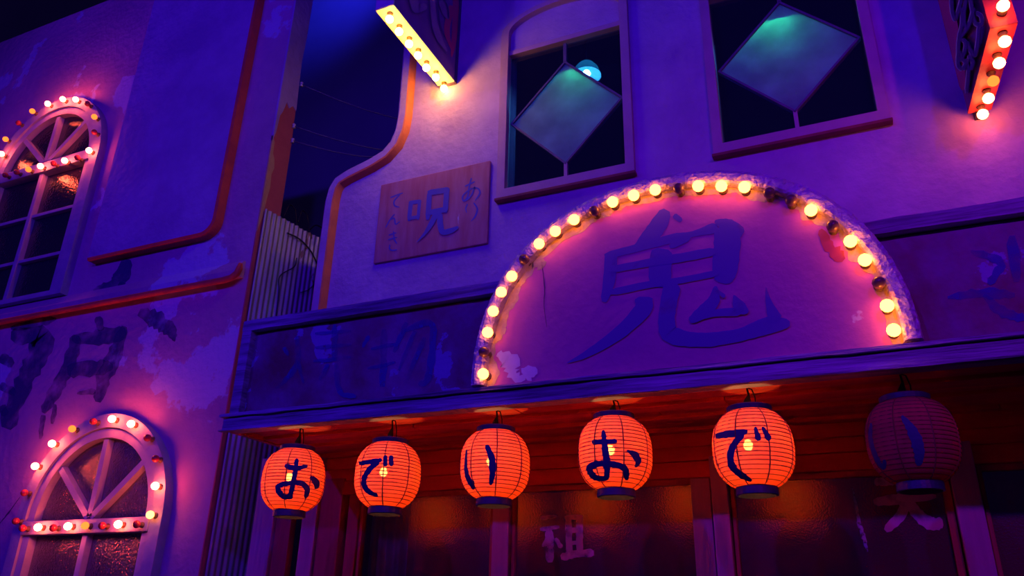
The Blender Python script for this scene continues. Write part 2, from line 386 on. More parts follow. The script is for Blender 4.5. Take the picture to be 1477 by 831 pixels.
# ghost lettering on the left front
c = (0, 380, .3128)
glyph('painted_character', [
    [(330, 345, 40), (450, 345, 75), (580, 310, 60)], [(572, 290, 40), (530, 420, 70), (478, 530, 66), (452, 640, 40)],
    [(352, 330, 44), (322, 450, 60), (262, 570, 60), (200, 690, 36)], [(310, 495, 75), (450, 480, 66), (520, 475, 50)],
    [(255, 650, 26), (240, 740, 22)], [(200, 700, 30), (185, 810, 18)], [(355, 600, 12), (440, 590, 34)], [(452, 245, 30), (465, 310, 44)]],
    c, wall_map(-.001), ink_ghost, wl, .25)
glyph('painted_character', [[(50, 330, 60), (190, 345, 100), (160, 450, 90), (95, 580, 80), (25, 760, 74)], [(0, 430, 60), (60, 470, 40)], [(0, 560, 40), (70, 600, 40)], [(0, 660, 50), (30, 700, 30)]], c, wall_map(-.001), ink_ghost, wl, .25)
glyph('painted_character', [[(590, -20, 50), (545, 85, 66), (470, 110, 30), (430, 130, 16)], [(548, 90, 36), (610, 135, 20)]], c, wall_map(-.001), ink_ghost, wl, .25)
glyph('painted_character', [[(640, 225, 50), (720, 262, 80), (785, 315, 56), (806, 360, 10)]], c, wall_map(-.001), ink_ghost, wl, .3)
glyph('painted_character', [[(50, 300, 30), (180, 270, 46), (260, 255, 14)]], c, wall_map(-.001), ink_ghost, wl, .3)

cl = (0, 440, .4706)
glyph('crack', [[(-10, 680, 2), (20, 645, 4), (62, 588, 1.5)]], cl, wall_map(-.001), art_dark, wl, .5)
# right building upper wall: shouldered parapet, two window openings
W1 = dict(x0=-2.03, x1=-1.07, z0=4.225, z1=5.62); W2 = dict(x0=-.578, x1=.40, z0=4.225, z1=5.62)
par = [(-3.468, 2.64), (-3.468, 4.50), (-3.45, 4.62), (-3.40, 4.70), (-3.30, 4.745), (-3.10, 4.80), (-2.99, 4.845), (-2.93, 4.905), (-2.895, 5.0), (-2.882, 5.12), (-2.886, 5.8), (-2.89, 7.4)]
def winhole(w):
    cx = (w['x0']+w['x1'])/2; hw = (w['x1']-w['x0'])/2-.045
    return [(cx-hw, w['z0']+.05), (cx+hw, w['z0']+.05)]+[(cx+hw*math.cos(math.pi*i/20), w['z1']-.02+.19*math.sin(math.pi*i/20)) for i in range(21)]
wf = MB().plate([(2.2, 2.64), (2.2, 7.4)]+par[::-1], [winhole(W1), winhole(W2)], 0, .16).build('wall_front', plaster)
tag(wf, 'lavender plaster upper wall with a shouldered parapet above the shop', 'wall', kind='structure')
# parapet coping: proud band following the outline, its inner side painted orange red
V = []; Fc = []; V2 = []; F2 = []
for i, (x, z) in enumerate(par[:]):
    t = Vector((par[min(i+1, len(par)-1)][0]-par[max(i-1, 0)][0], par[min(i+1, len(par)-1)][1]-par[max(i-1, 0)][1])).normalized()
    nx, nz = t.y, -t.x                              # towards the wall's inside
    W = .075
    V += [(x-.004*nx, -.035, z-.004*nz), (x+.02*nx, -.058, z+.02*nz), (x+W*nx, -.058, z+W*nz), (x+W*nx, .0, z+W*nz), (x-.004*nx, .162, z-.004*nz)]
    V2 += [(x+W*nx, -.058, z+W*nz), (x+(W+.012)*nx, -.052, z+(W+.012)*nz), (x+(W+.03)*nx, -.001, z+(W+.03)*nz), (x+W*nx, -.001, z+W*nz)]
    if i:
        k = 5*(i-1); Fc += [(k+j, k+(j+1) % 5, k+5+(j+1) % 5, k+5+j) for j in range(5)]
        k = 4*(i-1); F2 += [(k+j, k+(j+1) % 4, k+4+(j+1) % 4, k+4+j) for j in range(4)]
o = mesh_obj('coping', V, Fc, plaster, wf); edges_auto_smooth(o, 30)
o = mesh_obj('coping_edge', V2, F2, orange_trim, wf); edges_auto_smooth(o, 30)

# dark room behind the upper windows
ir = MB().box(-2.7, 1.0, 1.7, 1.75, 3.6, 6.6).box(-2.7, -2.65, .2, 1.7, 3.6, 6.6).box(.95, 1.0, .2, 1.7, 3.6, 6.6).box(-2.7, 1.0, .2, 1.75, 6.55, 6.6).box(-2.7, 1.0, .2, 1.75, 3.6, 3.65)
ir = ir.build('wall_interior', interior_mat); tag(ir, 'dark blue room walls seen through the upper windows', 'wall', kind='structure')

# ------------------------------------------------------------------ upper windows with diamond panes
def diamond_window(name, w, label, cz, group=None):
    x0, x1, z0, z1 = w['x0'], w['x1'], w['z0'], w['z1']; cx = (x0+x1)/2
    t = thing(name, label, 'window', (cx, 0, z0), kind='structure')
    def arch(ins, zb, rise): 
        hw = (x1-x0)/2-ins
        return [(cx-hw, zb), (cx+hw, zb)]+[(cx+hw*math.cos(math.pi*i/20), z1-.0+rise*math.sin(math.pi*i/20)) for i in range(21)]
    MB().plate(arch(0, z0, .21), [arch(.058, z0+.072, .17)], -.035, .015).build('frame', frame_pink, t)
    MB().box(x0-.008, x1+.008, -.05, 0, z0-.018, z0+.002, .004).build('sill', sill_red, t)
    zt = 5.435
    MB().box(x0+.056, x1-.056, -.012, .05, zt, zt+.04, .004).build('transom', frame_pink, t)
    MB().plate([p for p in arch(.055, zt+.038, .172)], [], .012, .05).build('infill_panel', plaster, t)
    # lead cames of the diamond and its cloudy pane
    dx = (x1-x0)/2-.066; dz = .43; d = [(cx, cz-dz), (cx+dx, cz), (cx, cz+dz), (cx-dx, cz)]
    def off(s): return [(cx, cz-dz*s), (cx+dx*s, cz), (cx, cz+dz*s), (cx-dx*s, cz)]
    MB().plate(off(1.0), [off(.955)], .018, .05).build('diamond_frame', lead, t)
    MB().plate(off(.957), [], .032, .036).build('diamond_pane', cloudy, t)
    MB().box(cx-.012, cx+.012, .018, .05, z0+.07, cz-dz+.012, .002).build('came', frame_pink, t)
    MB().box(cx-.012, cx+.012, .018, .05, cz+dz-.012, zt+.002, .002).build('came', lead, t)
    xa, xb, za, zb = x0+.056, x1-.056, z0+.07, zt+.005
    for q in ([(xa, za), (cx, za), (cx, cz-dz), (cx-dx, cz), (xa, cz)], [(cx, za), (xb, za), (xb, cz), (cx+dx, cz), (cx, cz-dz)],
              [(xa, cz), (cx-dx, cz), (cx, cz+dz), (cx, zb), (xa, zb)], [(cx+dx, cz), (xb, cz), (xb, zb), (cx, zb), (cx, cz+dz)]):
        MB().plate(q, [], .033, .036).build('pane', clear_dark, t)
    return t
diamond_window('window_1', W1, 'mauve arched window with a teal diamond pane beside the small plaque', 4.85)
diamond_window('window_2', W2, 'mauve window with a blue diamond pane between arch sign and red blade sign', 4.868)
# pendant lamps behind the windows
cyan_bulb = emat('cyan_bulb', (.12, .75, .75), 180)
shade_mat = translucent('cyan_lamp_shade', (.012, .045, .05), (.3, .5, .55), .6, 0, 8, .1)
def pendant(px, py, y, label):
    c = onY((px, py), y); t = thing('pendant_lamp', label, 'lamp', c)
    prof = [(.012, .085), (.03, .08), (.055, .06), (.085, .02), (.10, -.03), (.104, -.04)]
    MB().lathe(c, prof, 24).build('lamp_shade', shade_mat, t, smooth=True)
    MB().lathe(c, [(.001, .005), (.02, 0), (.03, -.02), (.02, -.042), (.001, -.05)], 14).build('bulb', cyan_bulb, t, smooth=True)
    MB().tube([Vector(c)+Vector((0, 0, .08)), (c[0], c[1], 6.55)], .006, 6).build('cord', black, t)
    return t
pendant(846, 103, .15, 'glowing cyan pendant lamp behind the window beside the plaque')
pendant(1119, 38, .15, 'glowing cyan pendant lamp behind the blue diamond pane')

# ------------------------------------------------------------------ arched windows of the left front
def arched_window(name, w, label, rail_z, arch_bulbs, rail_bulbs, muntins, gl):
    cx, hw, zc, zb, hi = w['cx'], w['hw'], w['zc'], w['zb'], w['hi']
    t = thing(name, label, 'window', (cx, 0, zb), kind='structure')
    MB().plate(archpoly(cx, hw, zb, zc), [archpoly(cx, hw-.105, zb+.02, zc)], -.075, .0).build('outer_frame', frame_pale, t)
    MB().plate(archpoly(cx, hw-.108, zb+.02, zc), [archpoly(cx, hi, zb+.06, zc)], -.055, .03).build('inner_frame', frame_pale, t)
    r0, r1 = rail_z
    MB().box(cx-hw+.09, cx+hw-.11, -.082, .03, r0, r1, .008).build('rail', frame_pale, t)
    hub = (cx, r1)
    for ang in (90, 42, 138):
        a = math.radians(ang); L = (zc+hi*.98-r1) if ang == 90 else hi*1.02
        d = Vector((math.cos(a), 0, math.sin(a))); s = Vector((-d.z, 0, d.x))*.024; p0 = Vector((cx, 0, r1))+d*.02; p1 = Vector((cx, 0, r1))+d*L
        V = [(q+e).to_tuple()[0:1]+(y,)+(q+e).to_tuple()[2:] for y in (-.045, .015) for q, e in ((p0, s), (p0, -s), (p1, -s), (p1, s))]
        mesh_obj('spoke', V, [(0, 1, 2, 3), (7, 6, 5, 4), (0, 1, 5, 4), (1, 2, 6, 5), (2, 3, 7, 6), (3, 0, 4, 7)], frame_pale, t)
    MB().box(cx-.026, cx+.026, -.045, .02, zb+.05, r0+.005, .006).build('mullion', frame_pale, t)
    for z in muntins:
        for s in (-1, 1): MB().box(min(cx+s*.026, cx+s*hi), max(cx+s*.026, cx+s*hi), -.035, .018, z-.017, z+.017, .005).build('glazing_bar', frame_pale, t)
    # panes: fan of four, then pairs
    ang = [0, 42, 90, 138, 180]
    for a0, a1 in zip(ang, ang[1:]):
        poly = [(cx, r1-.01)]+[(cx+(hi+.02)*math.cos(math.radians(a0+(a1-a0)*i/8)), zc+(hi+.02)*math.sin(math.radians(a0+(a1-a0)*i/8))) for i in range(9)]
        MB().plate(poly, [], .006, .010).build('pane', gl, t)
    zs = [zb+.05]+sorted(muntins)+[r0+.01]
    for a, b in zip(zs, zs[1:]):
        for s in (-1, 1): MB().plate(rect(min(cx, cx+s*(hi+.02)), max(cx, cx+s*(hi+.02)), a, b), [], .006, .010).build('pane', gl, t)
    for px, py, k in arch_bulbs: bulb(t, onY((px, py), -.125)+np.array([0, .05, 0]), k)
    for px, py, k in rail_bulbs: bulb(t, onY((px, py), -.132)+np.array([0, .05, 0]), k)
    return t
arched_window('window_4', W4, 'pale arched fanlight window ringed with bulbs below the red string course', (2.125, 2.225),
    [(22.8, 751.8, 'offred'), (35.2, 711, 'offred'), (50.6, 672.5, 'red'), (75, 640, 'red'), (104, 618.7, 'dim'), (134.4, 608, 'offred'), (161.5, 604.4, 'red'),
     (188.9, 611.5, 'red'), (212.7, 631.8, 'offred'), (224.4, 661.8, 'offred'), (223.8, 701, 'red'), (216.6, 742.7, 'warm')],
    [(32.6, 762, 'offred'), (54.8, 760.6, 'red'), (76.7, 761.6, 'offred'), (97.9, 759.3, 'red'), (122.7, 758.3, 'dim'), (147.4, 758.3, 'offred'), (170.3, 756.4, 'red'), (197, 756.4, 'offred')],
    [], ripple)
arched_window('window_3', W3, 'pale arched multi pane window ringed with bulbs above the red string course', (5.55, 5.66),
    [(2, 222, 'red'), (8, 200.8, 'dim'), (26.6, 177.5, 'offred'), (46.6, 160.4, 'dim'), (68.7, 149.6, 'red'), (90.5, 143, 'red'), (109, 143.5, 'red'), (126, 149.8, 'offred'),
     (136, 168.5, 'dim'), (136, 190.6, 'offred'), (128.4, 217, 'red')],
    [(111.6, 227.6, 'offred'), (93.2, 231.6, 'red'), (77, 235.9, 'offred'), (58.3, 239.7, 'red'), (41, 244.5, 'dim'), (24, 248.5, 'offred'), (7.7, 252.6, 'offred')],
    [4.60, 5.08], ripple_dark)
# dark boxes behind the two arched windows
rb = MB().box(-8.1, -4.5, .30, .34, .0, 7.6).build('wall_inner_left', interior_mat); tag(rb, 'dark inner wall seen through the two arched windows', 'wall', kind='structure')

# ------------------------------------------------------------------ awning: beam, lip, soffit planks
YB = -.92
aw = thing('awning', 'weathered timber awning beam with red plank underside above the lanterns', 'awning', (-1.2, 0, 2.55))
def rough_beam(x0, x1, y0, y1, z0, z1, amp, name, material, parent, seg=120):
    V = []; Fc = []
    ring = [(y0, z0), (y0, (z0+z1)/2), (y0, z1), (y1, z1), (y1, z0)]; n = len(ring)
    for i in range(seg+1):
        x = x0+(x1-x0)*i/seg
        for j, (y, z) in enumerate(ring):
            d = noise.noise(Vector((x*6, j*3.1, z*9)))*amp if j < 3 else 0
            e = noise.noise(Vector((x*9, j*5.7+20, z*4)))*amp if j in (0, 2) else 0
            V.append((x, y+d, z+e))
    for i in range(seg):
        for j in range(n): a = i*n+j; b = i*n+(j+1) % n; Fc.append((a, b, b+n, a+n))
    Fc += [tuple(range(n)), tuple(seg*n+j for j in range(n))]
    return mesh_obj(name, V, Fc, material, parent)
rough_beam(-3.245, 2.2, YB, YB+.10, 2.547, 2.612, .005, 'beam', beam_mat, aw)
rough_beam(-3.262, 2.2, YB-.018, YB+.10, 2.618, 2.636, .004, 'lip', beam_mat, aw)
rough_beam(-3.262, 2.2, YB-.012, YB+.02, 2.540, 2.548, .003, 'lower_lip', beam_mat, aw)
MB().box(-3.24, 2.2, YB+.06, -.005, 2.598, 2.625).build('deck', soffit_mat, aw)
MB().box(-3.245, -3.215, YB+.02, -.005, 2.547, 2.63).build('end_board', post_red, aw)
ys = [YB+.10, YB+.30, YB+.43, YB+.56, YB+.70, YB+.84, -.005]
for i in range(6):
    zz = 2.570-(i % 2)*.016
    seams = [-3.215]+[[-1.55], [-2.2, -.55], [-2.6, -.9], [-1.9, .15], [-2.4, -.3], [-1.3, .6]][i]+[2.2]
    for a, b in zip(seams, seams[1:]): MB().box(a+.003, b-.003, ys[i]+.006, ys[i+1]-.006, zz, zz+.03, .005).build('soffit_plank', soffit_mat, aw)

# ------------------------------------------------------------------ fascia board above the beam
YFA = -.84; KF = (4.2+YFA)/(4.2-.92)                # fascia plane, set back behind the beam's lip
def fz(z): return 1.6+(z-1.6)*KF
FX0 = -3.215*KF
fa = thing('fascia_board', 'stained dark fascia with faded lettering behind the arched sign', 'sign', (-1.2, YFA+.04, 2.645))
MB().box(FX0+.05, 2.2, YFA+.045, YFA+.07, 2.645, fz(3.12)).build('panel', fascia_mat, fa)
rough_beam(FX0, 2.2, YFA, YFA+.09, fz(3.127), fz(3.19), .004, 'top_rail', beam_mat, fa)
MB().box(FX0, FX0+.07, YFA, YFA+.09, 2.645, fz(3.13), .006).build('side_stile', beam_mat, fa)
MB().box(FX0+.02, 2.2, YFA+.08, -.005, fz(3.15), fz(3.185)).build('cover_board', beam_mat, fa)
MB().box(FX0+.02, FX0+.05, YFA+.08, -.005, 2.645, fz(3.16)).build('end_cheek', beam_mat, fa)
fm = wall_map(YFA+.044)
c = (350, 430, .237)
glyph('painted_character', [[(330, 230, 30), (335, 380, 40), (280, 480, 30), (200, 550, 14)], [(335, 380, 24), (370, 520, 20)], [(250, 300, 26), (280, 350, 20)], [(560, 160, 34), (560, 380, 34)],
    [(440, 215, 24), (660, 200, 20)], [(440, 300, 24), (660, 285, 20)], [(430, 385, 26), (660, 360, 22)], [(520, 400, 34), (470, 500, 24)], [(570, 400, 34), (590, 570, 34), (690, 600, 24)]], c, fm, ink_ghost2, fa, .3)
glyph('painted_character', [[(770, 230, 26), (730, 300, 20)], [(865, 190, 44), (850, 540, 44)], [(780, 310, 26), (930, 280, 24)], [(760, 430, 24), (930, 390, 22)], [(1000, 150, 36), (920, 330, 26)],
    [(980, 200, 34), (1150, 165, 40), (1130, 480, 46), (1070, 530, 26)], [(1050, 200, 34), (950, 440, 22)], [(1110, 240, 34), (990, 520, 24)]], c, fm, ink_ghost2, fa, .3)
c = (1240, 250, .373)
glyph('painted_character', [[(340, 480, 20), (480, 465, 40), (600, 470, 26)], [(480, 470, 30), (560, 540, 40), (640, 560, 30)], [(430, 300, 20), (545, 345, 34), (500, 430, 26)], [(590, 240, 40), (610, 420, 40)]], c, fm, ink_ghost2, fa, .3)

# ------------------------------------------------------------------ arched sign with the big character
YA = -.895; YR = -.945
aL, aR, aT = onY((678, 556), YR), onY((1333, 495), YR), onY((985, 247), YR)
acx, az = (aL[0]+aR[0])/2, 2.648; aR0 = (aR[0]-aL[0])/2; arise = aT[2]-az
sg = thing('arched_sign', 'large half round mauve sign painted with one kanji, edged in glowing bulbs', 'sign', (acx, YA, az))
def arcpt(s, a):
    w = 1+.030*math.sin(2*a)**2
    return (acx+aR0*s*w*math.cos(a), az+arise*s*w*math.sin(a))
NA = 72
MB().plate([arcpt(.985, math.pi*i/NA) for i in range(NA+1)], [], YA, YA+.045).build('board', board_mat, sg)
V = []; Fc = []
prof = [(1.0, YA+.05), (1.004, YA-.02), (.998, YR+.004), (.98, YR-.003), (.962, YR-.002), (.945, YR), (.934, YR+.010), (.930, YA-.002)]; n = len(prof); NR = 220
for i in range(NR+1):
    a = math.pi*i/NR
    for j, (s, y) in enumerate(prof):
        jx = noise.noise(Vector((a*26, j*1.7, 3)))*.0035+noise.noise(Vector((a*90, j*4.1, 9)))*.002
        jy = noise.noise(Vector((a*34, j*2.3, 31)))*.005+noise.noise(Vector((a*90, j*3.3, 51)))*.003
        if j == 0 or j == n-1: jx *= .3; jy = 0
        x, z = arcpt(s+jx, a); V.append((x, y+jy, max(z, az)))
for i in range(NR):
    for j in range(n-1): a = i*n+j; Fc.append((a, a+1, a+1+n, a+n))
Fc += [tuple(range(n)), tuple(NR*n+j for j in range(n))]
mesh_obj('foil_rim', V, Fc, foil_mat, sg)
NE = 180; V = []; Fc = []
for i in range(NE+1):
    a = math.pi*i/NE; k = noise.noise(Vector((a*7, 1, 2)))*.035+noise.noise(Vector((a*24, 5, 2)))*.022
    for q in (.94, .892+k): x, z = arcpt(q, a); V.append((x, YA-.0012, max(z, az)))
    if i: k0 = 2*(i-1); Fc.append((k0, k0+1, k0+3, k0+2))
mesh_obj('worn_edge', V, Fc, ochre, sg)
glyph('painted_character', [
    [(525, 45, 60), (470, 140, 86), (405, 205, 56), (365, 228, 16)], [(560, 70, 30), (600, 100, 24)],
    [(215, 275, 36), (400, 228, 40), (560, 185, 46), (655, 165, 30), (780, 130, 60)], [(540, 230, 30), (640, 180, 36)],
    [(765, 100, 20), (835, 125, 70), (905, 165, 60)], [(828, 130, 130), (825, 250, 135), (812, 360, 120), (800, 410, 70)],
    [(248, 262, 64), (240, 380, 62), (212, 505, 36)], [(505, 238, 100), (492, 330, 116), (490, 430, 100)],
    [(240, 345, 34), (460, 303, 40), (600, 282, 46), (770, 250, 44)], [(240, 458, 36), (450, 415, 36), (600, 395, 32), (780, 360, 34)],
    [(410, 478, 90), (402, 545, 84), (285, 660, 64), (130, 762, 36), (28, 808, 6)],
    [(556, 410, 84), (532, 520, 84), (525, 610, 84), (545, 665, 90), (640, 690, 76), (760, 690, 70), (900, 665, 66), (1040, 620, 86), (1140, 612, 40)],
    [(1020, 430, 5), (1036, 510, 34), (1070, 600, 80)], [(770, 425, 20), (758, 500, 62), (690, 565, 60), (640, 600, 34)],
    [(645, 592, 34), (760, 560, 36), (900, 552, 44)], [(860, 470, 10), (890, 530, 64), (932, 556, 22)], [(770, 440, 10), (815, 480, 24)]],
    (810, 290, .2889), wall_map(YA-.001), ink_faded, sg, .05)
AB = [(697, 539.5, 1), (698, 508, 0), (703.4, 479.7, 1), (711.4, 449, 1), (723, 421.6, 1), (738.3, 398.4, 1), (756, 374, 0), (777.5, 351.7, 1), (801, 333.6, 1), (828, 317, 1), (857, 304.5, 0),
      (883.6, 291.5, 1), (914, 282, 1), (945, 274, 1), (978.8, 272, 0), (1007, 268.5, 1), (1040.5, 268.5, 1), (1073.7, 270, 1), (1109.5, 278.4, 0), (1141, 289, 0), (1169.7, 303.3, 1), (1200.9, 326, 0),
      (1226.6, 348, 1), (1247.6, 375, 1), (1267.4, 407.7, 0), (1279.6, 441, 1), (1289, 476.3, 1)]
c5 = (660, 230, .4211); c6 = (1000, 230, .4211); 
def bmz(p, i):
    q = onY(p, YA-.0014-.0006*(i+1)); q[2] = max(q[2], az+.004); return q
glyph('crack', [[(288, 350, 2), (298, 440, 3.5), (296, 500, 2), (306, 575, 1.5)]], c5, bmz, art_dark, sg, .5)
glyph('peeled_patch', [[(135, 668, 26), (175, 690, 56), (188, 735, 40), (225, 765, 34)], [(230, 745, 50), (270, 715, 30)]], c5, bmz, lilac, sg, .5)
for st in ([[(225, 360, 30), (262, 345, 50), (292, 372, 30)]], [[(180, 425, 40), (232, 410, 26)]], [[(395, 225, 20), (410, 250, 34)]], [[(130, 575, 60), (165, 590, 30)]]): glyph('peeled_patch', st, c5, bmz, ochre, sg, .5)
for st in ([[(435, 240, 18), (470, 300, 40), (515, 345, 34)]],): glyph('peeled_patch', st, c6, bmz, redpanel, sg, .5)
for px, py, l in AB:
    p = onY((px, py), YA-.05); p[1] = YA; bulb(sg, p, 'warm' if l else 'off')

# ------------------------------------------------------------------ plaque
pq = thing('wall_plaque', 'rectangular reddish plaque with a big kanji and small kana beside the diamond window', 'sign', (-2.54, 0, 3.916))
MB().box(-2.985, -2.092, -.022, 0, 3.916, 4.555, .004).build('board', plaque_mat, pq)
c = (540, 240, .17454); pm = wall_map(-.0228)
glyph('painted_character', [[(303, 285, 36), (286, 452, 34)], [(285, 302, 32), (388, 287, 32)], [(375, 275, 27), (360, 440, 27)], [(275, 432, 28), (372, 415, 28)],
    [(458, 200, 42), (440, 442, 42)], [(440, 218, 46), (622, 192, 46)], [(598, 172, 44), (586, 382, 44)], [(440, 385, 44), (606, 352, 44)],
    [(512, 385, 46), (472, 470, 42), (420, 550, 26), (350, 628, 5)], [(540, 385, 46), (545, 480, 50), (565, 542, 46), (630, 532, 44), (695, 500, 22)]], c, pm, plaque_ink, pq, .02)
glyph('small_character', [[(748, 165, 13), (832, 125, 11)], [(803, 95, 13), (785, 160, 13), (770, 250, 13), (738, 290, 11)], [(830, 165, 13), (800, 240, 13), (742, 286, 13), (730, 245, 12), (790, 190, 12), (850, 180, 14), (872, 220, 14), (830, 285, 8)]], c, pm, plaque_ink, pq, .05)
glyph('small_character', [[(770, 310, 13), (755, 350, 12), (762, 385, 6)], [(820, 300, 12), (850, 350, 16), (835, 410, 14), (798, 455, 6)]], c, pm, plaque_ink, pq, .05)
glyph('small_character', [[(132, 258, 12), (185, 238, 13), (238, 218, 8)], [(212, 232, 10), (165, 285, 13), (168, 325, 13), (208, 338, 8)]], c, pm, plaque_ink, pq, .05)
glyph('small_character', [[(168, 395, 11), (130, 440, 12), (92, 508, 8)], [(130, 440, 10), (165, 430, 12), (175, 478, 12), (212, 455, 8)]], c, pm, plaque_ink, pq, .05)
glyph('small_character', [[(118, 568, 11), (182, 548, 11)], [(112, 606, 11), (188, 585, 11)], [(158, 535, 11), (165, 600, 12), (188, 640, 8)], [(128, 645, 10), (125, 680, 12), (150, 695, 12), (188, 688, 9)]], c, pm, plaque_ink, pq, .05)

# ------------------------------------------------------------------ projecting blade signs
b1 = thing('blade_sign', 'projecting box sign with gold underside bulbs and purple painted side', 'sign', (-2.48, 0, 5.32))
X0, X1, Z0, Z1, YF = -2.548, -2.412, 5.32, 7.0, -.888
MB().box(X0, X1, YF+.004, -.03, Z0+.004, Z1).build('box', art_purple, b1)
MB().box(X0-.002, X1+.002, YF+.001, -.028, Z0-.004, Z0+.006).build('underside', cream, b1)
MB().box(X0-.002, X1+.002, YF-.004, YF+.006, Z0, Z1).build('front_edge', lilac, b1)
MB().box(X0-.004, X1+.006, -.034, 0, Z0-.006, Z1).build('wall_plate', art_dark, b1)
c = (560, 0, .1324)
def xmap(x, s=1): return lambda p, i: onX(p, x+s*.0008*(i+1))
am = xmap(X1+.001)
glyph('painted_glow_and_figure', [[(735, -40, 60), (735, 200, 70), (720, 420, 60), (690, 620, 20)], [(690, 60, 80), (640, 330, 60), (700, 560, 16)]], c, am, art_redglow, b1, .02)  # reddish reflection near the wall, painted on as red shapes
glyph('painted_glow_and_figure', [[(480, -40, 60), (500, 200, 60), (540, 380, 70), (640, 560, 20)], [(570, 10, 60), (630, 150, 70), (655, 210, 14)], [(250, -40, 60), (320, 90, 110), (420, 60, 60)]], c, xmap(X1+.004), art_lilac, b1, .02)
glyph('painted_outline', [[(440, -40, 10), (460, 220, 12), (520, 420, 10), (640, 600, 6)], [(540, -30, 10), (560, 230, 12), (620, 420, 8)], [(600, -20, 12), (650, 80, 14), (660, 200, 8)], [(220, -20, 10), (260, 120, 12), (320, 145, 10), (420, 110, 8)]], c, xmap(X1+.008), art_dark, b1, .02)
for px, py in [(561.9, 27), (575.6, 45), (590, 62.6), (603, 79.4), (615, 97), (628.7, 111), (640.4, 127)]:
    p = onZ((px, py), Z0-.05); p[2] = Z0-.004; bulb(b1, p, 'gold', math.pi/2)

b2 = thing('blade_sign', 'projecting box sign with red underside bulbs and outlined lettering on a crimson side', 'sign', (.82, 0, 4.16))
A = np.array([.763, -.04]); B = np.array([.804, -.730]); wv = np.array([.111, .004]); Zb = 4.161; Zt = 6.0
def quadbox(name, p, q, w, z0, z1, material, parent):
    r = [p, q, q+w, p+w]; V = [(a[0], a[1], z) for z in (z0, z1) for a in r]
    return mesh_obj(name, V, [(0, 1, 2, 3), (7, 6, 5, 4), (0, 1, 5, 4), (1, 2, 6, 5), (2, 3, 7, 6), (3, 0, 4, 7)], material, parent)
dirv = (B-A)/np.linalg.norm(B-A)
quadbox('box', A+dirv*.002+wv*.02, B-dirv*.004+wv*.02, wv*.96, Zb+.004, Zt, art_redface, b2)
quadbox('underside', A, B, wv, Zb-.004, Zb+.005, redpanel, b2)
quadbox('front_edge', B-dirv*.004, B+dirv*.004, wv, Zb-.003, Zt, redpanel, b2)
quadbox('wall_bracket', A-dirv*.04+wv*.3, A+dirv*.01+wv*.3, wv*.4, Zb-.03, Zb+.12, black, b2)
nf = np.array([-wv[0], -wv[1], 0]); nf /= np.linalg.norm(nf); P0 = np.array([*(A+wv*.02), Zb])
def b2map(lift):
    def f(p, i):
        d = ray(p); o = P0+nf*(lift+.0006*i); t = ((o-CAM)@nf)/(d@nf); return CAM+t*d
    return f
LS = [[(240, -30), (205, 90), (180, 165)], [(150, -30), (158, 90), (182, 170)], [(230, 60), (238, 180), (212, 300), (206, 420), (205, 520), (240, 560)], [(270, -30), (252, 120), (262, 220)],
      [(300, -30), (322, 110), (345, 190), (392, 190), (388, 130), (345, 100)], [(372, 200), (362, 330), (338, 440), (300, 400), (270, 330)], [(330, 60), (290, 200), (230, 290), (215, 330)],
      [(212, 300), (262, 340), (255, 420), (215, 490)], [(205, 400), (240, 470), (285, 540), (272, 745)], [(285, 440), (322, 500), (300, 560)], [(240, 560), (262, 520), (285, 470)]]
glyph('red_glow', [[(95, -40, 130), (120, 120, 130), (165, 330, 120), (205, 500, 100), (245, 720, 40)]], (1345, 0, .1806), b2map(.0004), art_redglow, b2, .02)  # red-orange glow along the wall side, painted as a flat stroke
glyph('lettering_outline', [[(x, y, 40) for x, y in s] for s in LS], (1345, 0, .1806), b2map(.001), art_white, b2, .03)
glyph('lettering', [[(x, y, 24) for x, y in s] for s in LS], (1345, 0, .1806), b2map(.009), art_dark, b2, .03)
for px, py, k in [(1449, 59, 'amber'), (1441, 90, 'amber'), (1432.4, 116, 'dim'), (1425.5, 141, 'amber'), (1417.3, 164, 'amber')]:
    p = onZ((px, py), Zb-.05); p[2] = Zb-.004; bulb(b2, p, k, math.pi/2)
p = onY((1446.8, 9), B[1]-.05); p[1] = B[1]-.004; bulb(b2, p, 'amber')

